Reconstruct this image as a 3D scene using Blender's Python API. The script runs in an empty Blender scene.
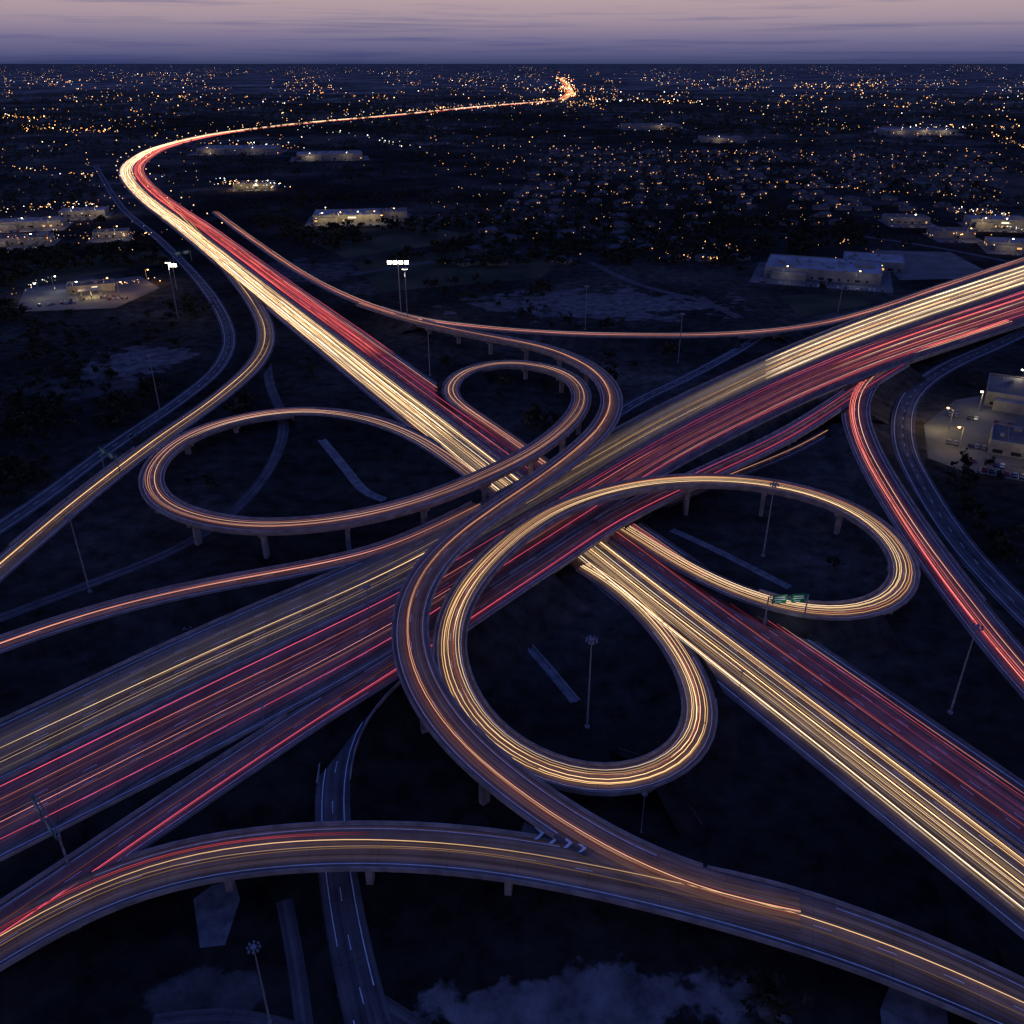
import bpy, math, random, bmesh
import numpy as np
from mathutils import Vector, kdtree
from mathutils import noise as mn
random.seed(7); rng=np.random.default_rng(7)
scene=bpy.context.scene
H=160.0; F=850.0; PITCH=math.atan(450/850)
SP,CP=math.sin(PITCH),math.cos(PITCH)
def P(u,v,z=0.0):
    """image pixel (u,v) unprojected through the camera -> ground coordinate at elevation z (metres)"""
    x=(u-512)/F; y=(512-v)/F
    d=(x, y*SP+CP, y*CP-SP)
    t=(z-H)/d[2]
    return (d[0]*t, d[1]*t, z)
# ---------------------------------------------------------------- materials
def nt(name):
    m=bpy.data.materials.new(name); m.use_nodes=True
    n=m.node_tree; n.nodes.clear(); return m,n
def node(n,t,**k):
    a=n.nodes.new(t)
    for q,w in k.items(): setattr(a,q,w)
    return a
def ramp(n,stops):
    r=node(n,'ShaderNodeValToRGB'); e=r.color_ramp.elements
    e[0].position,e[0].color=stops[0][0],stops[0][1]
    e[1].position,e[1].color=stops[1][0],stops[1][1]
    for p,c in stops[2:]:
        x=e.new(p); x.color=c
    return r
def c4(c): return (c[0],c[1],c[2],1)
def mulmix(n,a,b):
    x=node(n,'ShaderNodeMix',data_type='RGBA',blend_type='MULTIPLY'); x.inputs[0].default_value=1
    n.links.new(a,x.inputs[6]); n.links.new(b,x.inputs[7]); return x.outputs[2]
def haze_by_distance(n,pos):
    """aerial haze painted into the colour: multiplier rising with distance from the origin"""
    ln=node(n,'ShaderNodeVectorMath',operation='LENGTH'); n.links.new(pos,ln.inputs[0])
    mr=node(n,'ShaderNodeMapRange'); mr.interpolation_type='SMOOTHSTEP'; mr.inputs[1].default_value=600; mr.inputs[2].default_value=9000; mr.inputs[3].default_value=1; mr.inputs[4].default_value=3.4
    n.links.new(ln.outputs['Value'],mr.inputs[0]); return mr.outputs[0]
def principled(name,c1,c2,scale=0.3,rough=0.85,detail=3,coord='Object',lo=.35,hi=.65,spec=0.3,far=False):
    m,n=nt(name)
    tc=node(n,'ShaderNodeTexCoord')
    nz=node(n,'ShaderNodeTexNoise'); nz.inputs['Scale'].default_value=scale; nz.inputs['Detail'].default_value=detail
    rp=ramp(n,[(lo,c4(c1)),(hi,c4(c2))]); o=node(n,'ShaderNodeOutputMaterial')
    if spec==0: b=node(n,'ShaderNodeBsdfDiffuse'); bi='Color'
    else:
        b=node(n,'ShaderNodeBsdfPrincipled'); bi='Base Color'
        b.inputs['Roughness'].default_value=rough
        b.inputs['Specular IOR Level'].default_value=spec
    L=n.links.new
    L(tc.outputs[coord],nz.inputs[0]); L(nz.outputs[0],rp.inputs[0]); cur=rp.outputs[0]
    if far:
        g=node(n,'ShaderNodeNewGeometry'); cur=mulmix(n,cur,haze_by_distance(n,g.outputs['Position']))
    L(cur,b.inputs[bi]); L(b.outputs[0],o.inputs[0])
    return m
def emis(name,col,strength):
    m,n=nt(name); e=node(n,'ShaderNodeEmission'); e.inputs[0].default_value=c4(col); e.inputs[1].default_value=strength
    o=node(n,'ShaderNodeOutputMaterial'); n.links.new(e.outputs[0],o.inputs[0]); m.cycles.emission_sampling='NONE'; return m
def road_mat(name,base):
    m,n=nt(name); L=n.links.new
    uv=node(n,'ShaderNodeUVMap'); uv.uv_map='UVMap'
    def nz(sc,scale,det):
        mp=node(n,'ShaderNodeMapping'); mp.inputs['Scale'].default_value=sc
        z=node(n,'ShaderNodeTexNoise'); z.inputs['Scale'].default_value=scale; z.inputs['Detail'].default_value=det
        L(uv.outputs[0],mp.inputs[0]); L(mp.outputs[0],z.inputs[0]); return z
    a=nz((0.9,0.012,1),1,2); b=nz((0.12,0.12,1),1,4); 
    ra=ramp(n,[(.35,(.5,.5,.5,1)),(.65,(1.15,1.12,1.1,1))]); rb=ramp(n,[(.3,(.65,.65,.67,1)),(.7,(1.2,1.2,1.16,1))])
    L(a.outputs[0],ra.inputs[0]); L(b.outputs[0],rb.inputs[0])
    sp=node(n,'ShaderNodeSeparateXYZ'); L(uv.outputs[0],sp.inputs[0])
    md=node(n,'ShaderNodeMath',operation='PINGPONG'); md.inputs[1].default_value=7.5; L(sp.outputs[1],md.inputs[0])
    gt=node(n,'ShaderNodeMath',operation='GREATER_THAN'); gt.inputs[1].default_value=0.12; L(md.outputs[0],gt.inputs[0])
    mr=node(n,'ShaderNodeMapRange'); mr.inputs[3].default_value=.72; mr.inputs[4].default_value=1; L(gt.outputs[0],mr.inputs[0])
    cur=mulmix(n,ra.outputs[0],rb.outputs[0]); cur=mulmix(n,cur,mr.outputs[0])
    m2=node(n,'ShaderNodeMix',data_type='RGBA',blend_type='MULTIPLY'); m2.inputs[0].default_value=1; m2.inputs[7].default_value=c4(base); L(cur,m2.inputs[6])
    bs=node(n,'ShaderNodeBsdfDiffuse')
    o=node(n,'ShaderNodeOutputMaterial'); L(m2.outputs[2],bs.inputs['Color']); L(bs.outputs[0],o.inputs[0]); return m
M_ROAD=road_mat('pavement_concrete',(.21,.155,.135)); M_ROAD2=road_mat('pavement_asphalt',(.13,.11,.11))
M_CONC=principled('concrete',(.18,.15,.14),(.31,.27,.25),.25)
M_PAINT=principled('road_paint',(.55,.55,.52),(.8,.8,.77),.6)
M_DITCH=principled('ditch_concrete',(.09,.085,.09),(.19,.175,.17),.3)
M_STEEL=principled('galvanised_steel',(.14,.14,.15),(.24,.24,.25),.8,.5)
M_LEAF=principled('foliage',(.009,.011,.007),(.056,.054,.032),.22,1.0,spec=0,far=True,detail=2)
M_BARK=principled('bark',(.03,.022,.015),(.07,.05,.035),2,.9)
M_LOT=principled('parking_asphalt',(.05,.05,.052),(.10,.098,.095),.05)
M_FIELD=principled('field_grass',(.034,.038,.024),(.095,.080,.046),.02,1.0,spec=0)
SOIL=[]
for (u,v,du,dv,k) in ((590,1003,165,36,1.0),(600,304,125,15,.8),(140,360,50,16,.85),(640,306,60,8,.5),(90,385,60,14,.35),(300,270,60,10,.35),(210,1000,60,30,.4)):
    c=P(u,v); a=P(u+du,v); b=P(u,v-dv); SOIL.append((c[0],c[1],abs(a[0]-c[0]),abs(b[1]-c[1]),k))
def ground_mat():
    m,n=nt('ground'); L=n.links.new
    geo=node(n,'ShaderNodeNewGeometry'); pos=geo.outputs['Position']
    def nz(s,d,t='ShaderNodeTexNoise',rough=.5):
        z=node(n,t); z.inputs['Scale'].default_value=s
        if t=='ShaderNodeTexNoise': z.inputs['Detail'].default_value=d; z.inputs['Roughness'].default_value=rough
        L(pos,z.inputs['Vector']); return z
    a=nz(.012,5); b=nz(.14,5,rough=.65); v=nz(.0035,0,'ShaderNodeTexVoronoi'); c=nz(.0018,4)
    ra=ramp(n,[(.36,(.027,.025,.021,1)),(.58,(.062,.052,.042,1)),(.72,(.12,.098,.08,1))])
    rb=ramp(n,[(.3,(.35,.35,.35,1)),(.7,(1.5,1.5,1.5,1))])
    rv=ramp(n,[(0,(.6,.63,.66,1)),(1,(1.4,1.35,1.28,1))])
    rc=ramp(n,[(.40,(.55,.55,.55,1)),(.62,(1.45,1.45,1.45,1))])
    L(a.outputs[0],ra.inputs[0]); L(b.outputs[0],rb.inputs[0]); L(v.outputs['Color'],rv.inputs[0]); L(c.outputs[0],rc.inputs[0])
    cur=ra.outputs[0]
    for r in (rb,rv,rc): cur=mulmix(n,cur,r.outputs[0])
    cur=mulmix(n,cur,haze_by_distance(n,pos))  # far ground colour lightened to stand in for aerial haze
    e=nz(.05,7,rough=.62)
    for (cx,cy,rx,ry,k) in SOIL:
        s1=node(n,'ShaderNodeVectorMath',operation='SUBTRACT'); s1.inputs[1].default_value=(cx,cy,0); L(pos,s1.inputs[0])
        s2=node(n,'ShaderNodeVectorMath',operation='MULTIPLY'); s2.inputs[1].default_value=(1/rx,1/ry,0); L(s1.outputs[0],s2.inputs[0])
        ln=node(n,'ShaderNodeVectorMath',operation='LENGTH'); L(s2.outputs[0],ln.inputs[0])
        x=node(n,'ShaderNodeMath',operation='MULTIPLY_ADD'); x.inputs[1].default_value=3.2; x.inputs[2].default_value=-.68; L(e.outputs[0],x.inputs[0])
        y=node(n,'ShaderNodeMath',operation='SUBTRACT'); L(x.outputs[0],y.inputs[0]); L(ln.outputs['Value'],y.inputs[1])
        mr=node(n,'ShaderNodeMapRange'); mr.inputs[1].default_value=-.06; mr.inputs[2].default_value=.10; mr.inputs[4].default_value=k; L(y.outputs[0],mr.inputs[0])
        sc=node(n,'ShaderNodeMix',data_type='RGBA',blend_type='MULTIPLY'); sc.inputs[0].default_value=1; sc.inputs[7].default_value=(.15,.128,.12,1); L(rb.outputs[0],sc.inputs[6])
        mx=node(n,'ShaderNodeMix',data_type='RGBA'); L(mr.outputs[0],mx.inputs[0]); L(cur,mx.inputs[6]); L(sc.outputs[2],mx.inputs[7]); cur=mx.outputs[2]
    bs=node(n,'ShaderNodeBsdfDiffuse'); o=node(n,'ShaderNodeOutputMaterial'); L(cur,bs.inputs[0]); L(bs.outputs[0],o.inputs[0]); return m
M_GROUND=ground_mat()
def trail_mat(name,k):
    m,n=nt(name); L=n.links.new
    a=node(n,'ShaderNodeAttribute'); a.attribute_name='Col'
    e=node(n,'ShaderNodeEmission'); e.inputs[1].default_value=k; o=node(n,'ShaderNodeOutputMaterial')
    L(a.outputs['Color'],e.inputs[0]); L(e.outputs[0],o.inputs[0]); m.cycles.emission_sampling='NONE'; return m
M_TRAIL=trail_mat('light_trail',1.0)
def streak_mat():
    m,n=nt('light_streak'); L=n.links.new
    a=node(n,'ShaderNodeAttribute'); a.attribute_name='Col'
    uv=node(n,'ShaderNodeUVMap'); uv.uv_map='UVMap'
    outs=[]
    for sc,lo in (((.75,.003,1),.50),((2.6,.006,1),.53)):
        mp=node(n,'ShaderNodeMapping'); mp.inputs['Scale'].default_value=sc
        z=node(n,'ShaderNodeTexNoise'); z.inputs['Scale'].default_value=1; z.inputs['Detail'].default_value=2
        L(uv.outputs[0],mp.inputs[0]); L(mp.outputs[0],z.inputs[0])
        r=ramp(n,[(lo,(.10,.10,.10,1)),(.74,(1,1,1,1))]); L(z.outputs[0],r.inputs[0]); outs.append(r.outputs[0])
    ad=node(n,'ShaderNodeMix',data_type='RGBA',blend_type='ADD'); ad.inputs[0].default_value=1
    L(outs[0],ad.inputs[6]); L(outs[1],ad.inputs[7])
    mu=mulmix(n,ad.outputs[2],a.outputs['Color'])
    e=node(n,'ShaderNodeEmission'); t=node(n,'ShaderNodeBsdfTransparent'); s=node(n,'ShaderNodeAddShader'); o=node(n,'ShaderNodeOutputMaterial')
    L(mu,e.inputs[0]); L(e.outputs[0],s.inputs[0]); L(t.outputs[0],s.inputs[1]); L(s.outputs[0],o.inputs[0])
    m.cycles.emission_sampling='NONE'; return m
M_STREAK=streak_mat()
# ---------------------------------------------------------------- helpers
def link(o,parent=None):
    scene.collection.objects.link(o)
    if parent is not None: o.parent=parent
    return o
def empty(name,loc=(0,0,0),rot=0):
    e=bpy.data.objects.new(name,None); e.location=loc; e.rotation_euler=(0,0,rot); e.empty_display_size=1
    return link(e)
def mesh(name,V,Fc,mats,mi=None,uv=None,col=None,parent=None):
    me=bpy.data.meshes.new(name); me.from_pydata([tuple(map(float,v)) for v in V],[],Fc)
    for m in (mats if isinstance(mats,(list,tuple)) else [mats]): me.materials.append(m)
    if mi is not None: me.polygons.foreach_set('material_index',mi)
    if uv is not None:
        lay=me.uv_layers.new(name='UVMap'); li=np.zeros(len(me.loops),dtype=np.int32); me.loops.foreach_get('vertex_index',li)
        lay.data.foreach_set('uv',np.asarray(uv,dtype=np.float32)[li].ravel())
    if col is not None:
        at=me.color_attributes.new('Col','FLOAT_COLOR','POINT'); c=np.ones((len(V),4),dtype=np.float32); c[:,:3]=np.asarray(col); at.data.foreach_set('color',c.ravel())
    me.update(); return link(bpy.data.objects.new(name,me),parent)
class MB:
    def __init__(s): s.V=[];s.F=[];s.M=[]
    def box(s,cx,cy,cz,sx,sy,sz,m=0,rot=0,taper=1.0):
        b=len(s.V); c,q=math.cos(rot),math.sin(rot)
        for z,k in ((-1,1),(1,taper)):
            for x,y in ((-1,-1),(1,-1),(1,1),(-1,1)):
                X=x*sx/2*k;Y=y*sy/2*k; s.V.append((cx+X*c-Y*q,cy+X*q+Y*c,cz+z*sz/2))
        for f in ((0,3,2,1),(4,5,6,7),(0,1,5,4),(1,2,6,5),(2,3,7,6),(3,0,4,7)):
            s.F.append(tuple(b+i for i in f)); s.M.append(m)
    def cyl(s,p0,p1,r0,r1,n=8,m=0):
        p0=Vector(p0);p1=Vector(p1);d=(p1-p0).normalized(); a=d.orthogonal().normalized(); bb=d.cross(a); b=len(s.V)
        for p,r in ((p0,r0),(p1,r1)):
            for i in range(n):
                t=2*math.pi*i/n; s.V.append(tuple(p+a*(r*math.cos(t))+bb*(r*math.sin(t))))
        for i in range(n):
            j=(i+1)%n; s.F.append((b+i,b+j,b+n+j,b+n+i)); s.M.append(m)
        s.F.append(tuple(b+i for i in range(n))[::-1]); s.M.append(m)
        s.F.append(tuple(b+n+i for i in range(n))); s.M.append(m)
    def poly(s,pts,m=0):
        b=len(s.V); s.V+= [tuple(p) for p in pts]; s.F.append(tuple(range(b,b+len(pts)))); s.M.append(m)
    def obj(s,name,mats,parent=None): return mesh(name,s.V,s.F,mats,s.M,parent=parent)
def spline(pts,step,smooth=4):
    p=np.array(pts,float); p=np.vstack([2*p[0]-p[1],p,2*p[-1]-p[-2]]); out=[]
    for i in range(1,len(p)-2):
        for t in np.linspace(0,1,24,endpoint=False):
            out.append(.5*((2*p[i])+(-p[i-1]+p[i+1])*t+(2*p[i-1]-5*p[i]+4*p[i+1]-p[i+2])*t*t+(-p[i-1]+3*p[i]-3*p[i+1]+p[i+2])*t**3))
    out.append(p[-2]); out=np.array(out)
    d=np.r_[0,np.cumsum(np.hypot(*np.diff(out[:,:2],axis=0).T))]
    n=max(4,int(d[-1]/step)); s=np.linspace(0,d[-1],n)
    q=np.stack([np.interp(s,d,out[:,k]) for k in range(out.shape[1])],1)
    for _ in range(smooth):
        q[1:-1]=.25*q[:-2]+.5*q[1:-1]+.25*q[2:]
    return q,s
ROADS={}
class Road: pass
def road(key,name,pts,wl,wr=None,step=5,mat=None,fillmax=5.5,pairs=False,median=None,lanes=2,marks=True,smooth=8):
    r=Road(); r.key=key; r.name=name; r.step=step; r.pairs=pairs
    if pairs:
        arr=[]
        for (ul,vl,ur,vr,z) in pts:
            a=P(ul,vl,z); b=P(ur,vr,z); arr.append((*(np.array(a[:2])+b[:2])/2,a[0],a[1],b[0],b[1],z))
        q,s=spline(arr,step,smooth)
        r.L=np.stack([q[:,2],q[:,3],q[:,6]],1); r.R=np.stack([q[:,4],q[:,5],q[:,6]],1)
    else:
        if wr is None: wr=wl
        arr=[]
        for p in pts:
            a=P(*p[:3]); arr.append((*a,p[3] if len(p)>3 else wl,p[4] if len(p)>4 else wr))
        q,s=spline(arr,step,smooth)
        t=np.gradient(q[:,:2],axis=0); t/=np.linalg.norm(t,axis=1)[:,None]
        nl=np.stack([-t[:,1],t[:,0]],1)
        r.L=np.c_[q[:,:2]+nl*q[:,3:4],q[:,2]]; r.R=np.c_[q[:,:2]-nl*q[:,4:5],q[:,2]]
    r.C=(r.L+r.R)/2; r.W=np.linalg.norm((r.R-r.L)[:,:2],axis=1); r.s=s
    r.mat=mat or M_ROAD; r.fillmax=fillmax; r.median=median; r.lanes=lanes; r.marks=marks
    ROADS[key]=r; return r
# ---------------------------------------------------------------- road network
AZ=.3
road('A','highway',[(u,v,AZ) for u,v in [(555,101),(480,107),(400,115),(300,124),(220,134),(168,146),(142,158),(132,172),(150,195),(200,232),(262,280),(336,336),(404,388),(470,437),(540,490),(620,549),(700,610),(800,683),(900,757),(1024,849),(1100,905)]],20,22,step=8,median=.48,lanes=10,smooth=12)
road('B','highway',[(-80,758,-80,902,7),(0,722,0,862,7.3),(200,628,200,760,7.5),(400,543,400,650,7.5),(540,470,540,556,7.5),(700,386,700,456,7.5),(860,318,860,380,7.0),(1024,262,1024,324,6),(1120,232,1120,292,5)],0,pairs=True,step=6,median=.48,lanes=10,fillmax=99,smooth=10)
road('CDS','collector_road',[(-60,965,6),(0,926,6.3),(60,886,6.8),(150,824,7.2),(260,750,7.3),(330,704,7.4),(400,662,7.4),(470,614,7.5),(540,568,7.5),(620,516,7.4),(700,477,7),(780,439,6.2),(825,412,5.7),(862,387,5.45),(900,364,5.62)],5.5,step=5,fillmax=99)
road('R5','highway_ramp',[(165,200,.38),(190,225,.4),(222,262,.5),(252,300,.7),(266,333,1),(256,363,1.4),(215,400,1.8),(150,446,2),(80,500,2),(0,568,2),(-60,618,2)],6)
road('FW','frontage_road',[(95,165,.25),(120,205,.25),(160,240,.25),(203,285,.25),(228,330,.25),(220,365,.25),(180,400,.25),(110,448,.25),(40,500,.25),(-50,560,.25)],4.5,mat=M_ROAD2)
road('FN','highway_ramp',[(490,488,.36),(470,473,.4),(445,455,.9),(410,434,1.8),(360,417,3),(300,411,4.5),(235,420,6),(182,440,7.5),(152,470,9),(158,500,10.5),(200,519,12),(260,527,13),(340,521,14),(420,502,14.5),(490,474,15),(545,444,15),(578,412,14),(580,388,12.5),(558,371,10.5),(515,363,8),(475,367,5.4),(452,381,3.2),(450,397,1.6),(474,415,.7),(512,441,.38),(545,465,.36)],4.9)
road('FS','highway_ramp',[(585,566,.36),(610,580,.4),(645,610,.6),(680,652,1),(702,703,2.2),(694,748,4),(652,777,5.5),(595,785,7),(540,770,8.5),(493,742,10),(462,703,11.5),(447,652,13),(458,602,14),(495,555,15),(550,513,15.6),(610,491,15.6),(670,481,15),(740,481,14),(810,493,12.5),(868,518,11),(902,553,9),(908,583,7.5),(885,606,6),(840,615,4.5),(785,608,3),(730,589,1.6),(680,564,.8),(640,538,.38),(610,520,.36)],4.9)
road('R1','highway_ramp',[(800,915,8.6,4),(740,900,9.2),(680,882,9.8),(610,850,10.6),(540,806,12),(467,748,14),(426,695,16),(408,642,18),(416,590,19.5),(450,545,20.8),(505,504,21.4),(560,466,21),(602,428,20),(612,396,18.5),(592,369,16.5),(548,349,14),(495,338,11),(440,327,7),(400,317,4),(360,304,2)],5.2)
road('R2','highway_ramp',[(-70,985,5.5),(0,942,6.4),(60,907,7.4),(150,870,9),(260,850,10.2),(380,845,11),(500,854,11),(620,878,10.2,6.5,6),(740,908,9,8.5,6),(860,945,7.5,8.5,6),(960,985,6.3,8,6),(1070,1032,5)],6.2)
road('R3','highway_ramp',[(1010,322,6.1),(950,342,6),(900,359,5.6),(868,380,5.4),(855,408,4.9),(864,445,4),(888,490,3),(925,547,2.5),(970,608,2),(1024,674,1.5),(1090,745,1)],6.8)
road('R3B','frontage_road',[(1120,290,.25),(1060,315,.25),(1000,343,.25),(945,368,.25),(910,397,.25),(903,440,.25),(925,490,.25),(960,543,.25),(1010,598,.25),(1070,655,.25)],5.5,mat=M_ROAD2)
road('R4','highway_ramp',[(215,212,.36),(250,238,.4),(300,272,.6),(350,298,1.4),(410,318,2.8),(480,328,4),(560,334,4.8),(640,336,5),(720,335,5),(800,328,5),(870,312,5),(940,288,5.6),(1000,268,6),(1050,252,6)],5)
road('R6','highway_ramp',[(-60,668,2.5),(0,645,3),(100,612,4),(200,588,5.4),(300,570,6.6),(380,552,7.3),(440,526,7.6),(480,506,7.6)],4.6,fillmax=99)
road('R7','frontage_road',[(400,668,7.4),(372,690,6.6),(348,718,5.4),(332,765,3),(331,820,1),(338,880,.3),(350,950,.25),(372,1040,.25),(390,1100,.25)],4.2,mat=M_ROAD2)
road('P1','service_path',[(266,350,.2),(270,385,.2),(284,425,.2),(270,468,.2),(235,510,.2),(180,548,.2),(100,580,.2),(0,618,.2),(-60,640,.2)],2.6,mat=M_ROAD2,marks=False)
road('P2','frontage_road',[(770,330,.2),(738,350,.2),(690,376,.2),(640,400,.2),(600,425,.2)],4,mat=M_ROAD2)
road('P3','service_path',[(284,900,.2),(298,960,.2),(306,1040,.2)],1.7,mat=M_ROAD2,marks=False)
road('P4','service_path',[(300,1040,.22),(260,1018,.22),(200,1012,.22),(150,1030,.22)],3.0,mat=M_ROAD2,marks=False)
road('P5','service_path',[(345,985,.22),(372,1010,.22),(430,1040,.22)],2.6,mat=M_ROAD2,marks=False)
road('P6','frontage_road',[(840,425,.2),(790,452,.2),(720,480,.2),(660,505,.2)],3.6,mat=M_ROAD2)
road('P7','frontage_road',[(590,262,.2),(640,285,.2),(700,300,.2),(740,318,.2)],3.6,mat=M_ROAD2,marks=False)
road('P8','frontage_road',[(860,236,.2),(940,248,.2),(1040,268,.2)],4,mat=M_ROAD2,marks=False)
road('P9','frontage_road',[(350,275,.2),(430,262,.2),(520,252,.2)],3.6,mat=M_ROAD2,marks=False)
road('FAR','highway',[(562,62+38,.25),(570,92,.25),(566,84,.25),(560,78,.25)],22,step=60,median=None,lanes=6,marks=False)
for r in ROADS.values():
    k=kdtree.KDTree(len(r.C))
    for i,c in enumerate(r.C): k.insert((c[0],c[1],0),i)
    k.balance(); r.kd=k
    r.AX=(r.R-r.L)[:,:2]/r.W[:,None]; r.win=14 if r.pairs else 1
def inside(r,p,margin=0.0):
    co,i,d=r.kd.find((p[0],p[1],0))
    if d>r.W[i]: return None
    i0,i1=max(0,i-r.win),min(len(r.C),i+r.win+1)
    dp=np.array(p[:2])-r.L[i0:i1,:2]; ax=r.AX[i0:i1]
    res=np.abs(ax[:,0]*dp[:,1]-ax[:,1]*dp[:,0]); j=int(np.argmin(res))
    if res[j]>r.step*1.2: return None
    i=i0+j; t=float(np.dot(dp[j],ax[j]))/r.W[i]; m=margin/r.W[i]
    return (t,i) if m<t<1-m else None
def near_any_road(x,y,pad):
    for r in ROADS.values():
        co,i,d=r.kd.find((x,y,0))
        if d<r.W[i]*.5+pad: return True
    return False
def in_other(r,p,dz=2.0,margin=.4):
    for q in ROADS.values():
        if q is r: continue
        h=inside(q,p,margin)
        if h and abs(q.C[h[1]][2]-p[2])<dz: return True
    return False
def build_road(r):
    par=empty(r.name,tuple(r.C[len(r.C)//2]))
    off=np.array(par.location)
    n=len(r.C); u=(r.R-r.L)/r.W[:,None]; up=np.array([0,0,1.0])
    L,R=r.L-off,r.R-off
    V=[];UV=[]
    for i in range(n):
        V+= [L[i],R[i]]; UV+= [(0,r.s[i]),(r.W[i],r.s[i])]
    mesh('deck',V,[(2*i,2*i+1,2*i+3,2*i+2) for i in range(n-1)],r.mat,uv=UV,parent=par)
    A=ROADS['A']; br=np.zeros(n,bool)
    for i in range(n):
        z=r.C[i][2]
        if z>r.fillmax: br[i]=True
        if r.key!='A' and z>4:
            for q in ROADS.values():
                if q is r: continue
                co,j,d=q.kd.find((r.C[i][0],r.C[i][1],0))
                if d<q.W[j]*.5+r.W[i]*.25+5 and q.C[j][2]<z-3.5: br[i]=True
            co,j,d=A.kd.find((r.C[i][0],r.C[i][1],0))
            if d<38: br[i]=True
    Pl=np.array([(r.C[i][2]>2.0) and not in_other(r,r.L[i]) for i in range(n)])
    Pr=np.array([(r.C[i][2]>2.0) and not in_other(r,r.R[i]) for i in range(n)])
    V=[];Fc=[];mi=[]
    def strip(pa,pb,mask,m):
        for i in range(n-1):
            if mask[i] and mask[i+1]:
                b=len(V); V.extend([pa[i],pb[i],pb[i+1],pa[i+1]]); Fc.append((b,b+1,b+2,b+3)); mi.append(m)
    allm=np.ones(n,bool)
    uu=u
    for side,E,sg,mask in ((0,L,1,Pl),(1,R,-1,Pr)):
        prof=[(0,-.45),(0,.85),(.28,.85),(.34,.3),(.5,.012)]
        for (a,za),(b,zb) in zip(prof[:-1],prof[1:]):
            strip(E+uu*(sg*a)+up*za,E+uu*(sg*b)+up*zb,mask,0)
        strip(E+up*-.006,E+up*-.45,br&~mask,0)
        strip(E+up*-.45,E+uu*(sg*1.3)+up*-.55,br,0)
        strip(E+uu*(sg*1.3)+up*-.55,E+uu*(sg*1.5)+up*-2.1,br,0)
        z=r.C[:,2:3]
        g=E-uu*sg*(z*1.9+.4); g=g.copy(); g[:,2]=-off[2]-.03
        fm=~br; fm2=fm.copy(); fm2[:-1]|=fm[1:]; fm2[1:]|=fm[:-1]
        strip(E+up*-.01,g,fm2,1)
    strip(L+uu*1.5+up*-2.1,R-uu*1.5+up*-2.1,br,0)
    for i in range(1,n):
        if br[i]!=br[i-1]:
            z=r.C[i][2]
            j=i if not br[i] else i-1
            a=L[j]-u[j]*(z*1.9); b=R[j]+u[j]*(z*1.9); a=a.copy();b=b.copy(); a[2]=b[2]=-off[2]
            q=len(V); V.extend([a,L[j]-up*.02,R[j]-up*.02,b]); Fc.append((q,q+1,q+2,q+3)); mi.append(0)
    if r.median is not None:
        mc=L+(R-L)*r.median
        for (a,za),(b,zb) in zip([(-.35,.01),(-.12,.85),(.12,.85)],[(-.12,.85),(.12,.85),(.35,.01)]):
            strip(mc+uu*a+up*za,mc+uu*b+up*zb,allm,0)
    if V: mesh('parapets_and_fill',V,Fc,[M_CONC,M_GROUND],mi,parent=par)
    if r.marks:
        V=[];Fc=[]
        mask_l=np.array([not in_other(r,r.L[i]+u[i]*1.5,dz=.8) for i in range(n)]); mask_r=np.array([not in_other(r,r.R[i]-u[i]*1.5,dz=.8) for i in range(n)])
        def line(lat,w,dash=None,mask=None):
            if dash is None:
                for i in range(n-1):
                    if mask is not None and not (mask[i] and mask[i+1]): continue
                    a=L[i]+uu[i]*lat[i];b=L[i+1]+uu[i+1]*lat[i+1]; q=len(V)
                    V.extend([a-uu[i]*w+up*.03,a+uu[i]*w+up*.03,b+uu[i+1]*w+up*.03,b-uu[i+1]*w+up*.03]); Fc.append((q,q+1,q+2,q+3))
            else:
                ss=np.arange(0,r.s[-1],dash)
                X1=[np.interp(ss,r.s,(L[:,k]+uu[:,k]*lat)) for k in range(3)]
                X2=[np.interp(ss+3.6,r.s,(L[:,k]+uu[:,k]*lat)) for k in range(3)]
                UX=[np.interp(ss,r.s,uu[:,k]) for k in range(3)]
                for i in range(len(ss)):
                    a=np.array([X1[0][i],X1[1][i],X1[2][i]]);b=np.array([X2[0][i],X2[1][i],X2[2][i]]);q0=np.array([UX[0][i],UX[1][i],UX[2][i]])
                    if (a+off)[1]>900: continue
                    q=len(V); V.extend([a-q0*w+up*.03,a+q0*w+up*.03,b+q0*w+up*.03,b-q0*w+up*.03]); Fc.append((q,q+1,q+2,q+3))
        if r.median is None:
            line(np.full(n,1.5),.11,None,mask_l); line(r.W-1.7,.11,None,mask_r)
            line(r.W*.5,.09,12)
        else:
            line(np.full(n,1.9),.13,None,mask_l); line(r.W-1.9,.13,None,mask_r)
            line(r.W*r.median-1.6,.12); line(r.W*r.median+1.6,.12)
            for k in range(1,5):
                line(1.9+(r.W*r.median-3.5)*k/5,.1,12); line(r.W*r.median+1.6+(r.W*(1-r.median)-3.5)*k/5,.1,12)
        mesh('lane_markings',V,Fc,M_PAINT,parent=par)
    mb=MB(); last=-99; npier=0
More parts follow.
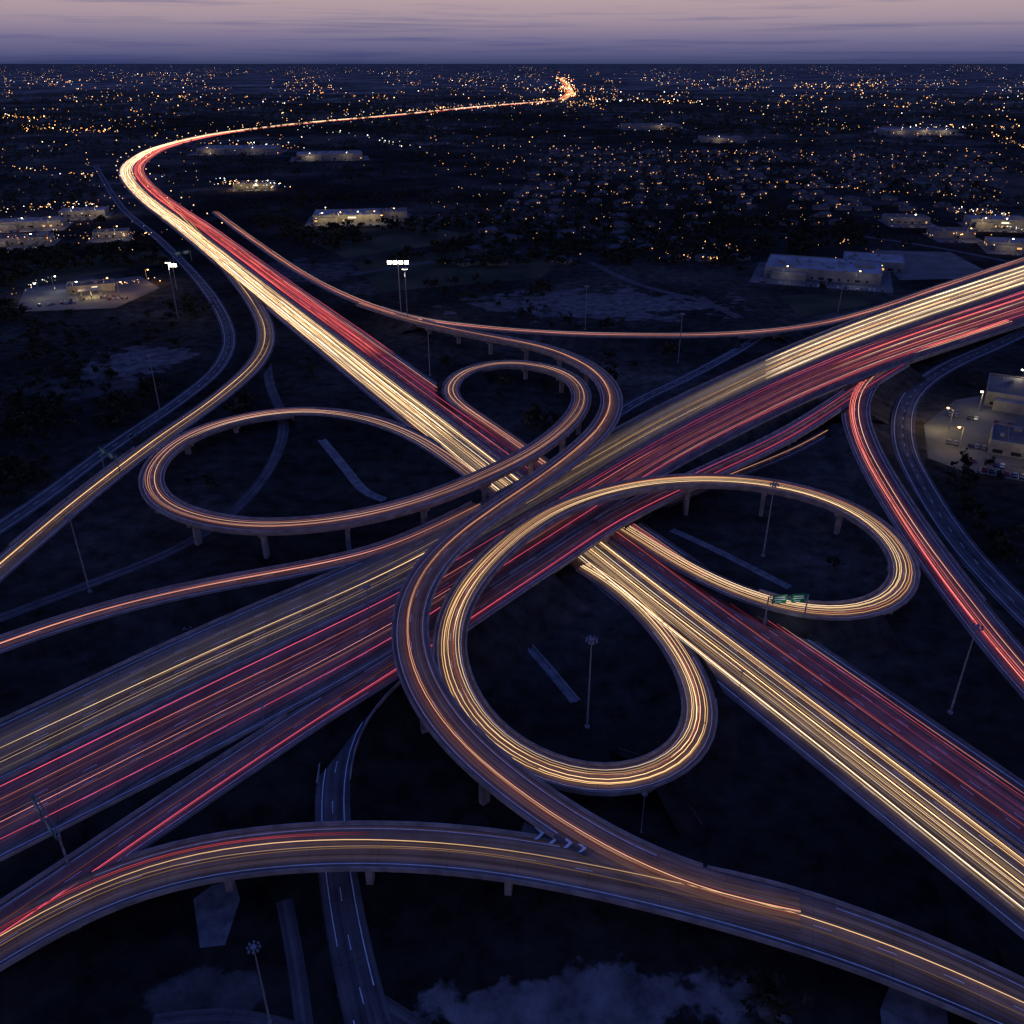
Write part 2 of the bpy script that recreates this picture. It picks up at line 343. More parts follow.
    for i in range(3,n-3):
        if br[i] and r.C[i][2]>4.5 and r.s[i]-last>30:
            c=r.C[i]; ok=True; base=0
            for q in ROADS.values():
                if q is r: continue
                h=inside(q,c,-1.2)
                if h and q.C[h[1]][2]<c[2]-2:
                    if q.median is not None and abs(h[0]-q.median)*q.W[h[1]]<1.9: base=q.C[h[1]][2] if q.C[h[1]][2]>4 else 0; continue
                    ok=False
                elif h: ok=False
            if not ok: continue
            last=r.s[i]
            rot=math.atan2(u[i][1],u[i][0]); w=r.W[i]; z=c[2]-2.1
            p=c-off
            if w<20:
                mb.box(p[0],p[1],z-off[2]-.6,w*.62,1.7,1.2,0,rot); mb.box(p[0],p[1],(z-1.2+base)/2-off[2]-.001,2.3,1.5,z-1.2-base,0,rot)
            else:
                mb.box(p[0],p[1],z-off[2]-.6,w*.9,1.6,1.2,0,rot)
                for k in (-.36,-.12,.12,.36):
                    mb.box(p[0]+u[i][0]*w*k,p[1]+u[i][1]*w*k,(z-1.2)/2-off[2],1.3,1.3,z-1.2,0,rot)
            npier+=1
    if npier: mb.obj('piers',[M_CONC],par)
    return par
for r in ROADS.values(): build_road(r)
A=ROADS['A'];B=ROADS['B']
mb=MB()
for lat in (-22.5,0.9,24.0):
    for i in range(len(A.C)):
        nrm=(A.R[i]-A.L[i])/A.W[i]; p=A.C[i]+nrm*lat
        h=inside(B,p,1.0)
        if h:
            z=B.C[h[1]][2]-2.1
            t=math.atan2(nrm[1],nrm[0])
            mb.box(p[0],p[1],z/2,1.2,1.2,z,0,t); mb.box(p[0],p[1],z-.5,1.3,A.s[1]*.98,.9,0,t)
mb.obj('bridge_bents',[M_CONC])
mb=MB(); zg=10.55
mb.poly([P(524,822,zg+.2),P(520,836,zg+.2),P(585,852,zg),P(660,876,zg-.35),P(660,868,zg-.35),P(600,846,zg)],0)
for k in range(4):
    a=k/4; u0=534+58*a; v0=833+20*a; L_=9*(1-.45*a)
    mb.poly([P(u0,v0-L_*.7,zg+.75),P(u0+4,v0-L_*.7,zg+.75),P(u0+7+L_*.4,v0,zg+.75),P(u0+3+L_*.4,v0,zg+.75)],1)
    mb.poly([P(u0+3+L_*.4,v0,zg+.75),P(u0+7+L_*.4,v0,zg+.75),P(u0+4,v0+L_*.7,zg+.75),P(u0,v0+L_*.7,zg+.75)],1)
mb.obj('gore_area',[M_ROAD,M_PAINT])
# ---------------------------------------------------------------- light trails
HEAD=[(1,.72,.42),(1,.64,.32),(1,.82,.58),(1,.52,.22)]
GOLD=[(1,.57,.24),(1,.48,.19),(1,.68,.36)]
TAIL=[(.85,.08,.12),(1,.12,.11),(.75,.08,.17),(1,.26,.18)]
PEACH=[(1,.46,.26),(1,.40,.26),(1,.62,.40),(.9,.32,.25)]
class Trails:
    def __init__(s): s.V=[];s.F=[];s.C=[]
    def add(s,r,lat,s0,s1,rad,col,k,h=.7,drift=0):
        idx=np.where((r.s>=s0)&(r.s<=s1))[0]
        if len(idx)<3: return
        n=len(idx); u=(r.R-r.L)[idx]/r.W[idx][:,None]
        ph=random.random()*6.28; ss=r.s[idx]
        l=lat if np.ndim(lat)==0 else lat[idx]
        wob=l+.18*np.sin(ss/37+ph)+.1*np.sin(ss/13+ph*2)+drift*(ss-s0)/max(1,s1-s0)
        c=r.L[idx]+u*wob[:,None]; c[:,2]+=h
        mod=.7+.3*np.sin(ss/ (60+60*random.random())+ph)+.15*np.sin(ss/17+ph)
        e=np.clip(np.minimum(ss-s0,s1-ss)/25,0,1) if s0>r.s[0]+1 or s1<r.s[-1]-1 else 1
        mod=mod*e+.02
        far=np.clip((c[:,1]-350)/2500,0,1)*.5
        b=len(s.V)
        for a,z in ((-1,0),(0,1.3),(1,0)):
            rr=(rad+far*.5)[:,None]
            s.V.extend(c+u*(a*rr)+np.array([0,0,z])*rr); s.C.extend(np.outer(mod*k,col))
        for a in range(3):
            a2=(a+1)%3
            for i in range(n-1): s.F.append((b+a*n+i,b+a2*n+i,b+a2*n+i+1,b+a*n+i+1))
class Ribbons:
    def __init__(s): s.V=[];s.F=[];s.C=[];s.U=[]
    def add(s,r,t0,t1,col,k,h=.45,kfun=None,cols=9,off=0):
        n=len(r.C); b=len(s.V)
        cf=[]
        for j in range(cols):
            f=j/(cols-1); env=min(1,min(f,1-f)*5)*(.35+.65*random.random()); 
            cc=np.array(col[random.randrange(len(col))])*.5+np.array(col[0])*.5
            cf.append(cc*env)
        for i in range(n):
            kk=k*(kfun(r.s[i],r.C[i]) if kfun else 1)
            for j in range(cols):
                t=t0+(t1-t0)*j/(cols-1); p=r.L[i]+(r.R[i]-r.L[i])*t; s.V.append((p[0],p[1],p[2]+h)); s.U.append((t*r.W[i]+off,r.s[i]+off*7)); s.C.append(cf[j]*kk)
        for i in range(n-1):
            for j in range(cols-1): a=b+i*cols+j; s.F.append((a,a+1,a+cols+1,a+cols))
TH=Trails();TT=Trails();RH=Ribbons();RT=Ribbons()
def lanes(T,key,t0,t1,cnt,cols,k,rad=(.045,.09),full=.35,minlen=120,h=.7,smin=0,smax=1,npos=None):
    r=ROADS[key]; Ltot=r.s[-1]
    for _ in range(cnt):
        if npos: 
            t=t0+(t1-t0)*(random.randrange(npos)+.5)/npos + (t1-t0)/npos*random.gauss(0,.10)
            sg=random.choice((-.75,.75))
        else: t=random.uniform(t0,t1); sg=0
        lat=r.W*t+sg
        a,b=smin*Ltot,smax*Ltot
        if random.random()>full:
            ln=random.uniform(minlen,(b-a)*.5+minlen); st=random.uniform(a-ln*.3,b-ln*.5); x0,x1=max(a,st),min(b,st+ln)
        else: x0,x1=a,b
        kk=k*random.choice((.15,.25,.4,.6,1,1.5))
        T.add(r,lat,x0,x1,random.uniform(*rad),random.choice(cols),kk,h+random.uniform(-.1,.3),random.choice((0,0,0,0,2.5,-2.5)) if npos and npos>2 else 0)
sA=float(A.s[np.argmin(np.abs(A.C[:,1]-700)+1e4*(A.s<2000))]); fA=sA/A.s[-1]
def kA(s,c): return .6+4.2*min(1,max(0,(c[1]-330)/450))
RT.add(A,.06,.46,TAIL,.085,kfun=lambda s,c:.6+3.0*min(1,max(0,(c[1]-330)/600)),off=11); RH.add(A,.51,.94,HEAD,.20,kfun=kA,off=53)
lanes(TH,'A',.52,.90,26,HEAD,2.8,full=.35,minlen=200,npos=5)
lanes(TH,'A',.54,.80,11,HEAD,3.8,full=1,npos=3)
lanes(TH,'A',.52,.92,50,HEAD,4.2,full=.5,minlen=200,npos=5,smin=0,smax=fA+.08)
lanes(TT,'A',.08,.45,24,TAIL,1.1,full=.3,minlen=150,npos=5)
lanes(TT,'A',.08,.45,28,TAIL,1.8,full=.5,minlen=150,npos=5,smin=0,smax=fA+.05)
lanes(TH,'A',.10,.42,7,PEACH,1.0,full=.2,minlen=150,npos=5)
RH.add(B,.05,.46,HEAD,.11,kfun=lambda s,c:.5+4.0*max(0,min(1,(c[0]+10)/260)),off=3); RT.add(B,.5,.94,TAIL,.085,kfun=lambda s,c:.5+2.0*max(0,min(1,(c[0]+20)/250)),off=91)
lanes(TH,'B',.07,.45,20,GOLD,1.7,full=.25,minlen=120,npos=5)
lanes(TH,'B',.07,.45,48,HEAD,4.2,smin=.42,full=.5,minlen=120,npos=5)
lanes(TT,'B',.52,.93,16,TAIL,1.3,full=.25,minlen=120,npos=5)
lanes(TT,'B',.52,.93,18,TAIL,1.8,smin=.5,full=.4,minlen=120,npos=5)
lanes(TH,'B',.54,.9,15,PEACH,1.2,full=.2,minlen=100,npos=5)
lanes(TH,'B',.52,.75,8,HEAD,2.0,smin=.5,full=.4,minlen=100,npos=3)
for key,cols,k,c,rk in (('FN',PEACH,1.5,6,.09),('FS',GOLD,1.9,6,.10),('R1',PEACH,1.0,4,.09),('R2',GOLD,1.5,2,.05),('R5',GOLD,1.9,6,.10),('R6',PEACH,1.2,5,.08),('R4',PEACH,1.4,6,.14)):
    lanes(TH,key,.2,.78,c,cols,k,full=.5,minlen=90,npos=2); RH.add(ROADS[key],.05,.93,cols,rk,off=random.uniform(0,300))
TH.add(ROADS['R2'],ROADS['R2'].W*.42,0,9999,.09,(1,.6,.28),2.0)
TH.add(ROADS['R2'],ROADS['R2'].W*.30,220,9999,.08,(1,.52,.24),1.3)
for t_ in (.34,.46,.66): TH.add(ROADS['FS'],ROADS['FS'].W*t_,0,9999,.075,(1,.62,.3),2.0)
for t_ in (.4,.62): TH.add(ROADS['FN'],ROADS['FN'].W*t_,0,9999,.075,(1,.55,.32),1.5)
TH.add(ROADS['R1'],ROADS['R1'].W*.4,0,9999,.07,(1,.46,.28),1.0)
lanes(TT,'R3',.2,.8,8,TAIL,1.8,full=.5,minlen=80,npos=2); RT.add(ROADS['R3'],.12,.88,TAIL,.10,off=500)
lanes(TH,'R3',.2,.8,4,PEACH,1.2,full=.5,minlen=80,npos=2)
lanes(TT,'CDS',.2,.8,4,TAIL,1.6,full=.4,minlen=100,npos=2); RT.add(ROADS['CDS'],.1,.9,TAIL,.07,off=640)
lanes(TH,'CDS',.3,.7,3,PEACH,1.0,full=.2,minlen=100,npos=2)
lanes(TT,'R1',.3,.75,2,TAIL,.8,full=.3,minlen=80,npos=2)
lanes(TT,'FS',.3,.75,3,TAIL,1.3,full=.0,minlen=80,npos=2)
lanes(TT,'R4',.3,.75,4,TAIL,1.2,full=.3,minlen=80,npos=2)
lanes(TT,'R2',.2,.3,2,TAIL,2.4,full=0,minlen=150,smax=.4)
lanes(TH,'P6',.4,.6,2,PEACH,1.4,full=1); lanes(TH,'R3B',.4,.6,1,HEAD,3,full=0,minlen=14)
RT.add(ROADS['FAR'],0,.5,[(1,.25,.1)],3.0,h=2); RH.add(ROADS['FAR'],.5,1,[(1,.5,.2)],3.6,h=2)
mesh('headlight_trails',TH.V,TH.F,M_TRAIL,col=TH.C); mesh('taillight_trails',TT.V,TT.F,M_TRAIL,col=TT.C)
mesh('headlight_trails',RH.V,RH.F,M_STREAK,col=RH.C,uv=RH.U); mesh('taillight_trails',RT.V,RT.F,M_STREAK,col=RT.C,uv=RT.U)
# ---------------------------------------------------------------- ground
g=[0]; s=40.
while g[-1]<90000: g.append(g[-1]+s); s*=1.12 if g[-1]>1500 else 1
xs=[-a for a in g[:0:-1]]+g
ys=xs; nx=len(xs)
V=[(x,y+600,0) for y in ys for x in xs]; Fc=[(j*nx+i,j*nx+i+1,(j+1)*nx+i+1,(j+1)*nx+i) for j in range(nx-1) for i in range(nx-1)]
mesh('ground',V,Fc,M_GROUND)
def patch(name,px,mat,z=.08):
    mb=MB(); mb.poly([P(u,v,z) for u,v in px],0); return mb.obj(name,[mat])
patch('field',[(352,262),(500,245),(560,262),(540,278),(380,292)],M_FIELD,.15)
patch('field',[(290,232),(420,226),(490,238),(345,258)],M_FIELD,.15)
patch('field',[(780,296),(860,292),(870,305),(800,318)],M_FIELD,.15)
patch('field',[(0,262),(160,250),(175,262),(0,290)],M_FIELD,.15)
patch('concrete_apron',[(880,1010),(890,985),(945,992),(950,1040),(885,1050)],M_DITCH,.1)
patch('concrete_apron',[(192,890),(235,880),(240,900),(225,945),(200,948)],M_DITCH,.1)
patch('gravel_yard',[(870,250),(950,252),(1000,278),(900,280)],M_LOT,.1)
patch('parking_lot',[(928,458),(924,425),(955,400),(1040,385),(1060,480),(960,470)],M_LOT,.09)
patch('parking_lot',[(15,312),(25,288),(140,276),(160,288),(115,308)],M_LOT,.09)
def ditch(px,w=3.0):
    mb=MB(); pts=[np.array(P(u,v,.1)) for u,v in px]
    q,s=spline(pts,4,2); t=np.gradient(q[:,:2],axis=0); t/=np.linalg.norm(t,axis=1)[:,None]; nl=np.c_[-t[:,1],t[:,0],np.zeros(len(q))]
    prof=[(-w/2-.5,.05),(-w/2,.4),(-w/2+.3,.4),(-.6,.03),(.6,.03),(w/2-.3,.4),(w/2,.4),(w/2+.5,.05)]
    for i in range(len(q)-1):
        for (a,za),(b,zb) in zip(prof[:-1],prof[1:]):
            mb.poly([q[i]+nl[i]*a+(0,0,za),q[i]+nl[i]*b+(0,0,zb),q[i+1]+nl[i+1]*b+(0,0,zb),q[i+1]+nl[i+1]*a+(0,0,za)])
    mb.obj('drainage_ditch',[M_DITCH])
ditch([(322,440),(345,468),(365,492),(385,500)],3.4); ditch([(512,612),(520,635),(548,668),(576,702)],2.2); ditch([(672,530),(720,552),(790,588)],2.4)
ditch([(182,600),(188,630)],2)
# ---------------------------------------------------------------- lamps & masts
M_GLOW=emis('lamp_glow_white',(1,.9,.65),16); M_GLOWO=emis('lamp_glow_sodium',(1,.5,.16),10)
M_LENS=principled('lamp_lens',(.1,.1,.1),(.15,.15,.15),1,.3)
def mast_mesh(name,h,lit):
    mb=MB(); mb.cyl((0,0,0),(0,0,h),.32,.14,10,0); mb.cyl((0,0,0),(0,0,.5),.7,.7,10,0)
    mb.cyl((0,0,h-1),(0,0,h-.6),.7,.7,12,0)
    for i in range(8):
        a=i*math.pi/4; x,y=math.cos(a),math.sin(a); mb.cyl((x*.5,y*.5,h-.8),(x*1.4,y*1.4,h-.8),.06,.06,5,0)
        mb.cyl((x*1.4,y*1.4,h-1.05),(x*1.4,y*1.4,h-.55),.34,.22,8,0); mb.cyl((x*1.4,y*1.4,h-1.2),(x*1.4,y*1.4,h-1.05),.3,.32,8,1)
    o=mb.obj(name,[M_STEEL,M_GLOW if lit else M_LENS]); me=o.data; bpy.data.objects.remove(o); return me
ME_MAST=mast_mesh('high_mast_light',30,False); ME_MASTL=mast_mesh('high_mast_light_lit',36,True)
def place(name,me,u,v,z=0,rot=0,sc=1):
    o=bpy.data.objects.new(name,me); o.location=P(u,v,z); o.rotation_euler=(0,0,rot); o.scale=(sc,)*3; return link(o)
for u,v in ((763,556),(950,713),(587,727),(90,592),(160,410),(678,362),(372,642),(641,832),(270,1022),(270,757),(430,376),(838,312),(585,330),(738,700)):
    k={(641,832):.42,(738,700):.35,(270,1022):.75,(372,642):.7,(270,757):.6}.get((u,v),1.0)
    place('high_mast_light',ME_MAST,u,v,0,random.random(),k)
def lamp_mesh(name,glow):
    mb=MB(); mb.cyl((0,0,0),(0,0,9),.12,.07,8,0); mb.cyl((0,0,0),(0,0,.4),.25,.25,8,0); mb.cyl((0,0,8.9),(1.8,0,9.3),.05,.05,6,0)
    mb.box(2.1,0,9.32,.9,.35,.14,0); mb.box(2.1,0,9.2,.8,.5,.1,1)
    mb.cyl((2.1,0,9.15),(2.1,0,8.8),.5,.35,8,1)
    o=mb.obj(name,[M_STEEL,glow]); me=o.data; bpy.data.objects.remove(o); return me
ME_LW=lamp_mesh('street_lamp_w',M_GLOW); ME_LO=lamp_mesh('street_lamp_o',M_GLOWO)
def plight(loc,energy,col,r=.6):
    l=bpy.data.lights.new('lamp',type='POINT'); l.energy=energy; l.color=col; l.shadow_soft_size=r
    o=bpy.data.objects.new('lamp_light',l); o.location=loc; link(o); return o
def litlamp(u,v,e,col,o_=True,sc=1.3):
    o=place('street_lamp',ME_LO if o_ else ME_LW,u,v,0,random.random()*6,sc); p=plight((2.1,0,8.0),e,col); p.parent=o; return o
for a in ((35,300,3500,(1,.85,.6),False),(55,292,3500,(.9,.95,1),False),(120,298,5500,(1,.55,.16),True),(148,284,4500,(1,.55,.16),True),
          (948,432,6500,(1,.75,.25),True),(978,412,3000,(1,.78,.32),False),(958,450,2500,(1,.7,.25),True),(1018,392,2500,(1,.85,.6),False)):
    litlamp(*a)
for (u,v) in ((408,326),(178,318)):
    o=place('high_mast_light',ME_MASTL,u,v,0,.3,1.1); p=plight((0,0,31),6000,(1,.9,.7)); p.parent=o
def floodbar(u,v,h,w):
    mb=MB(); mb.cyl((0,0,0),(0,0,h),.4,.25,8,0); mb.box(0,0,h,w,.5,.4,0)
    for k in range(4): mb.box(-w/2+w*(k+.5)/4,-.5,h+1.3,w/6,.6,2.0,1)
    o=mb.obj('floodlight_mast',[M_STEEL,M_GLOW]); o.location=P(u,v); return o
floodbar(401,312,34,16); floodbar(177,290,18,7)
M_SIGN=principled('sign_green',(.0,.10,.035),(.0,.16,.055),.5,.5)
M_SW=principled('sign_legend',(.7,.75,.7),(.8,.8,.8),.5,.5)
def gantry(u,v,z,span,rot,h=7.5):
    mb=MB()
    for s_ in (-1,1):
        mb.cyl((s_*span/2,0,0),(s_*span/2,0,h+1.2),.28,.22,8,0); mb.cyl((s_*span/2,0,-z),(s_*span/2,0,0),.5,.5,8,0)
    for zz,yy in ((h,.4),(h,-.4),(h+1.1,.4),(h+1.1,-.4)): mb.cyl((-span/2,yy,zz),(span/2,yy,zz),.08,.08,5,0)
    k=int(span/1.5)
    for i in range(k):
        x=-span/2+i*span/k; mb.cyl((x,.4,h),(x+span/k,.4,h+1.1),.05,.05,4,0); mb.cyl((x,-.4,h+1.1),(x+span/k,-.4,h),.05,.05,4,0)
    for cx in (-span*.24,span*.24):
        mb.box(cx,-.6,h+.6,span*.36,.12,3.2,1); mb.box(cx,-.67,h+1.3,span*.25,.02,.35,2); mb.box(cx,-.67,h+.5,span*.28,.02,.35,2); mb.box(cx-.4,-.67,h-.4,span*.15,.02,.3,2)
    o=mb.obj('overhead_sign_gantry',[M_STEEL,M_SIGN,M_SW]); o.location=P(u,v,z); o.rotation_euler=(0,0,rot); return o
g_=gantry(785,616,3,13,.1,6.5); l_=plight((0,-4,6),250,(.8,1,.85),.2); l_.parent=g_
gantry(112,470,2,15,-.7); gantry(55,842,7.3,16,-.8); gantry(183,262,.3,18,.9)
# ---------------------------------------------------------------- cars
M_GLASS=principled('car_glass',(.01,.01,.012),(.02,.02,.02),1,.1); M_TYRE=principled('tyre',(.01,.01,.01),(.02,.02,.02),1,.8)
def car_mesh(nm,col):
    body=principled('car_paint_'+nm,col,tuple(c*1.1 for c in col),.5,.3)
    mb=MB(); prof=[(-2.25,.35),(-2.25,.85),(-1.6,.98),(-1.15,1.42),(.35,1.45),(1.1,1.0),(2.1,.85),(2.28,.6),(2.25,.35)]
    n=len(prof)
    for y in (-.88,.88):
        for x,z in prof: mb.V.append((x,y*(1 if z<1.1 else .82),z))
    for i in range(n):
        j=(i+1)%n; mb.F.append((i,j,n+j,n+i)); mb.M.append(1 if i in (2,4) else 0)
    mb.F.append(tuple(range(n))[::-1]); mb.M.append(0); mb.F.append(tuple(range(n,2*n))); mb.M.append(0)
    for s_ in (-1,1): mb.poly([(-1.35,s_*.9,1.02),(.8,s_*.9,1.02),(.25,s_*.78,1.38),(-1.05,s_*.78,1.38)],1)
    for x in (-1.4,1.4):
        for y in (-.85,.85): mb.cyl((x,y-.1,.33),(x,y+.1,.33),.33,.33,12,2)
    o=mb.obj('parked_car_'+nm,[body,M_GLASS,M_TYRE]); me=o.data; bpy.data.objects.remove(o); return me
CARS=[car_mesh('white',(.5,.5,.5)),car_mesh('grey',(.15,.15,.16)),car_mesh('dark',(.03,.03,.04)),car_mesh('red',(.2,.02,.02))]
def carrow(u,v,rot,n,sp=3.0,z=.1,skip=.45):
    b=Vector(P(u,v,z)); 
    for i in range(n):
        if random.random()<skip: continue
        o=bpy.data.objects.new('parked_car',random.choice(CARS)); o.location=b+Vector((math.cos(rot)*i*sp,math.sin(rot)*i*sp,0)); o.rotation_euler=(0,0,rot+math.pi/2+random.gauss(0,.03)); link(o)
carrow(935,440,-.5,8); carrow(950,415,-.5,10); carrow(965,460,-.5,6); carrow(35,306,.4,10); carrow(105,300,.4,8)
# ---------------------------------------------------------------- buildings
M_WALL=principled('wall_panel',(.13,.125,.12),(.21,.20,.185),.2); M_ROOF=principled('roof_membrane',(.16,.165,.18),(.29,.285,.29),.04); M_ROOFD=principled('roof_dark',(.05,.048,.05),(.12,.11,.11),.08)
M_HWALL=principled('house_wall',(.10,.09,.08),(.20,.18,.16),.2)
M_WIN=emis('window_lit',(1,.55,.22),1.0); M_WIND=principled('window_dark',(.01,.012,.016),(.02,.02,.03),1,.1); M_WINW=emis('window_lit_white',(1,.8,.5),2.2)
BS=[]
def building(name,u,v,w,d,h,rot=0,white=True,lit=.5,canopy=False,lamps=2,lot=True,energy=3000,col=(1,.75,.45)):
    par=empty(name,P(u,v,0),rot); BS.append((par.location[0],par.location[1]))
    mb=MB(); mb.box(0,0,h/2,w,d,h,0)
    if w>55: mb.box(-w*.28,-d/2-3,h*.4,w*.3,6,h*.8,0); mb.box(w*.36,d*.1,h+1.2,w*.16,d*.4,2.4,0)
    mb.obj('walls',[M_WALL],par)
    mb=MB(); mb.box(0,0,h+.11,w-.8,d-.8,.2,0)
    for sx,sy,lx,ly in ((0,d/2-.2,w,.4),(0,-d/2+.2,w,.4)): mb.box(sx,sy,h+.45,lx,ly,.9,1)
    for sx in (w/2-.2,-w/2+.2): mb.box(sx,0,h+.45,.4,d-.8,.9,1)
    for _ in range(int(w*d/300)+2):
        mb.box(random.uniform(-w*.4,w*.25),random.uniform(-d*.38,d*.38),h+.9,random.uniform(1.5,3.5),random.uniform(1.5,3),1.4,1)
    for k in range(int(w/14)): mb.box(-w/2+14*(k+.5),0,h+.28,.3,d-1.6,.12,1)
    mb.obj('roof',[M_ROOF if white else M_ROOFD,M_WALL],par)
    mb=MB(); nwin=int(w/7)
    for k in range(nwin):
        x=-w/2+w*(k+.5)/nwin
        for f in range(max(1,int(h/5))):
            r_=random.random()
            if r_<.25: continue
            m=(0 if random.random()<lit*.6 else 1); mb.box(x,-d/2-.06,1.8+f*3.8,random.choice((1.6,2.4,4.2)),.12,1.7,m)
            mb.box(x,d/2+.06,1.8+f*3.8,3.0,.12,1.4,1)
        if random.random()<.3*lit: mb.box(x,-d/2-.2,h*.7,1.0,.3,.5,3)
    nw2=max(1,int(d/9))
    for k in range(nw2):
        y=-d/2+d*(k+.5)/nw2
        for sx in (-1,1): mb.box(sx*(w/2+.06),y,1.9,.12,3,1.6,0 if random.random()<lit*.4 else 1)
    mb.obj('windows',[M_WIN,M_WIND,M_WALL,M_WINW],par)
    mb=MB(); mb.box(w*.08,-d/2-.07,1.2,2.6,.14,2.4,0); mb.box(w*.08,-d/2-.8,2.9,5,1.6,.25,1)
    if lit>.5: mb.box(w*.08,-d/2-.15,h*.72,w*.12,.3,1.4,2)
    mb.obj('door',[M_WIND,M_WALL,M_WINW],par)
    if canopy:
        mb=MB(); mb.box(0,-d/2-16,5.6,w*.5,12,.7,0); mb.box(0,-d/2-16,5.2,w*.48,11,.08,1)
        for x in (-w*.2,0,w*.2):
            for y in (-3,3): mb.box(x,-d/2-16+y,2.6,.4,.4,5.2,0)
            mb.box(x,-d/2-16,.9,.8,2,1.8,0)
        mb.obj('canopy',[M_WALL,M_WINW],par)
        l=plight((0,-d/2-16,4.4),4000,(1,.72,.32)); l.parent=par
    if lot:
        mb=MB(); mb.poly([(-w*.6,-d/2-26,.12),(w*.6,-d/2-26,.12),(w*.6,d*.56,.12),(-w*.6,d*.56,.12)],0)
        for k in range(int(w*1.1/3)): 
            x=-w*.55+k*3; mb.poly([(x,-d/2-24,.16),(x+.12,-d/2-24,.16),(x+.12,-d/2-19,.16),(x,-d/2-19,.16)],1)
        mb.obj('parking_area',[M_LOT,M_PAINT],par)
    for k in range(lamps):
        x=-w*.5+w*(k+.3+.4*random.random())/max(1,lamps); yy=-d/2-random.uniform(9,18); o=bpy.data.objects.new('lot_lamp',random.choice((ME_LW,ME_LO))); o.parent=par; o.location=(x,yy,0); o.scale=(1.4,)*3; link(o)
        l=plight((x+2.7,yy,10),energy*random.uniform(.3,.9),col); l.parent=par
    c,s_=math.cos(rot),math.sin(rot); b=par.location
    if lot:
        for i in range(int(w*1.1/3)):
            if random.random()<.45:
                x=-w*.55+i*3+1.5;y=-d/2-21.5
                o=bpy.data.objects.new('parked_car',random.choice(CARS)); o.location=(b[0]+x*c-y*s_,b[1]+x*s_+y*c,.13); o.rotation_euler=(0,0,rot+math.pi/2); link(o)
    return par
building('warehouse',822,274,92,55,8,-.35,True,.15,lamps=2,energy=1500,col=(.9,.9,1))
building('warehouse',872,266,50,40,7,-.35,True,.15,lamps=0,lot=False)
building('retail_store',348,219,75,45,7,.12,True,.6,lamps=4,energy=8000,col=(1,.75,.33))
building('retail_store',390,216,40,30,6,.12,False,.3,lamps=1,energy=3000)
building('retail_store',255,187,55,35,6,.1,False,.8,lamps=4,energy=10000,col=(1,.72,.26))
building('gas_station_store',92,290,34,18,5,.4,False,.9,canopy=True,lamps=2,energy=4000,col=(1,.62,.22))
building('retail_store',30,226,70,30,6,.25,True,.4,lamps=3,energy=5000,col=(1,.75,.45))
building('retail_store',85,215,50,30,6,.25,True,.4,lamps=2,energy=6000,col=(1,.75,.45))
building('retail_store',20,243,60,25,6,.25,False,.4,lamps=2,energy=3000)
building('retail_store',112,236,34,20,5,.3,False,.4,lamps=2,energy=4000)
building('office_building',995,226,60,30,8,-.2,True,.7,lamps=3,energy=8000,col=(1,.75,.33))
building('retail_store',905,222,45,26,6,-.1,False,.3,lamps=1,energy=2500)
building('retail_store',950,236,40,26,6,-.1,False,.3,lamps=1,energy=3500)
building('retail_store',1020,248,60,30,6,-.3,True,.5,lamps=2,energy=4000)
building('auto_repair_shop',1034,452,38,24,6,-.5,False,.5,lamps=1,energy=3500,col=(1,.75,.33))
building('warehouse',1048,405,60,34,7,-.5,False,.2,lamps=0,lot=False)
building('warehouse',240,152,150,80,9,.05,True,.2,lamps=2,energy=6000)
building('warehouse',330,158,120,60,9,.2,True,.2,lamps=2,energy=6000)
building('warehouse',915,133,180,90,9,-.1,True,.3,lamps=3,energy=10000,col=(1,.8,.5))
building('warehouse',650,128,150,90,9,.1,False,.2,lamps=1,energy=7000)
building('warehouse',720,141,100,60,8,-.2,False,.2,lamps=1,energy=7000)
def house_mesh(nm,lit):
    mb=MB(); w,d,h=14,9,3.2
    mb.box(0,0,h/2,w,d,h,0)
    e=.6; r_=2.6
    a=[(-w/2-e,-d/2-e,h),(w/2+e,-d/2-e,h),(w/2+e,d/2+e,h),(-w/2-e,d/2+e,h)]; t=[(-w/2+2,0,h+r_),(w/2-2,0,h+r_)]
    mb.poly([a[0],a[1],t[1],t[0]],1);mb.poly([a[2],a[3],t[0],t[1]],1);mb.poly([a[1],a[2],t[1]],1);mb.poly([a[3],a[0],t[0]],1)
    mb.box(3,1.5,h+2.2,.9,.9,1.9,0)
    for i,x in enumerate((-5,-2.2,3,5.6)): mb.box(x,-d/2-.04,1.7,1.4,.08,1.2,2 if (i in lit) else 3)
    mb.box(.4,-d/2-.04,1.05,1.0,.08,2.1,3); mb.box(3,d/2+.04,1.7,1.6,.08,1.2,3)
    mb.box(-w/2-2.6,-.5,1.4,5,6.5,2.8,0); mb.poly([(-w/2-5.4,-4,2.8),(-w/2,-4,2.8),(-w/2,-.5,4.4),(-w/2-5.4,-.5,4.4)],1); mb.poly([(-w/2,3,2.8),(-w/2-5.4,3,2.8),(-w/2-5.4,-.5,4.4),(-w/2,-.5,4.4)],1)
    o=mb.obj(nm,[M_HWALL,M_ROOFD,M_WIN,M_WIND]); me=o.data; bpy.data.objects.remove(o); return me
HOUSES=[house_mesh('h1',(0,)),house_mesh('h2',()),house_mesh('h3',(2,3)),house_mesh('h4',())]
def near_b(x,y,d): return any((x-a)**2+(y-b)**2<d*d for a,b in BS)
HP=[]; cnt=0
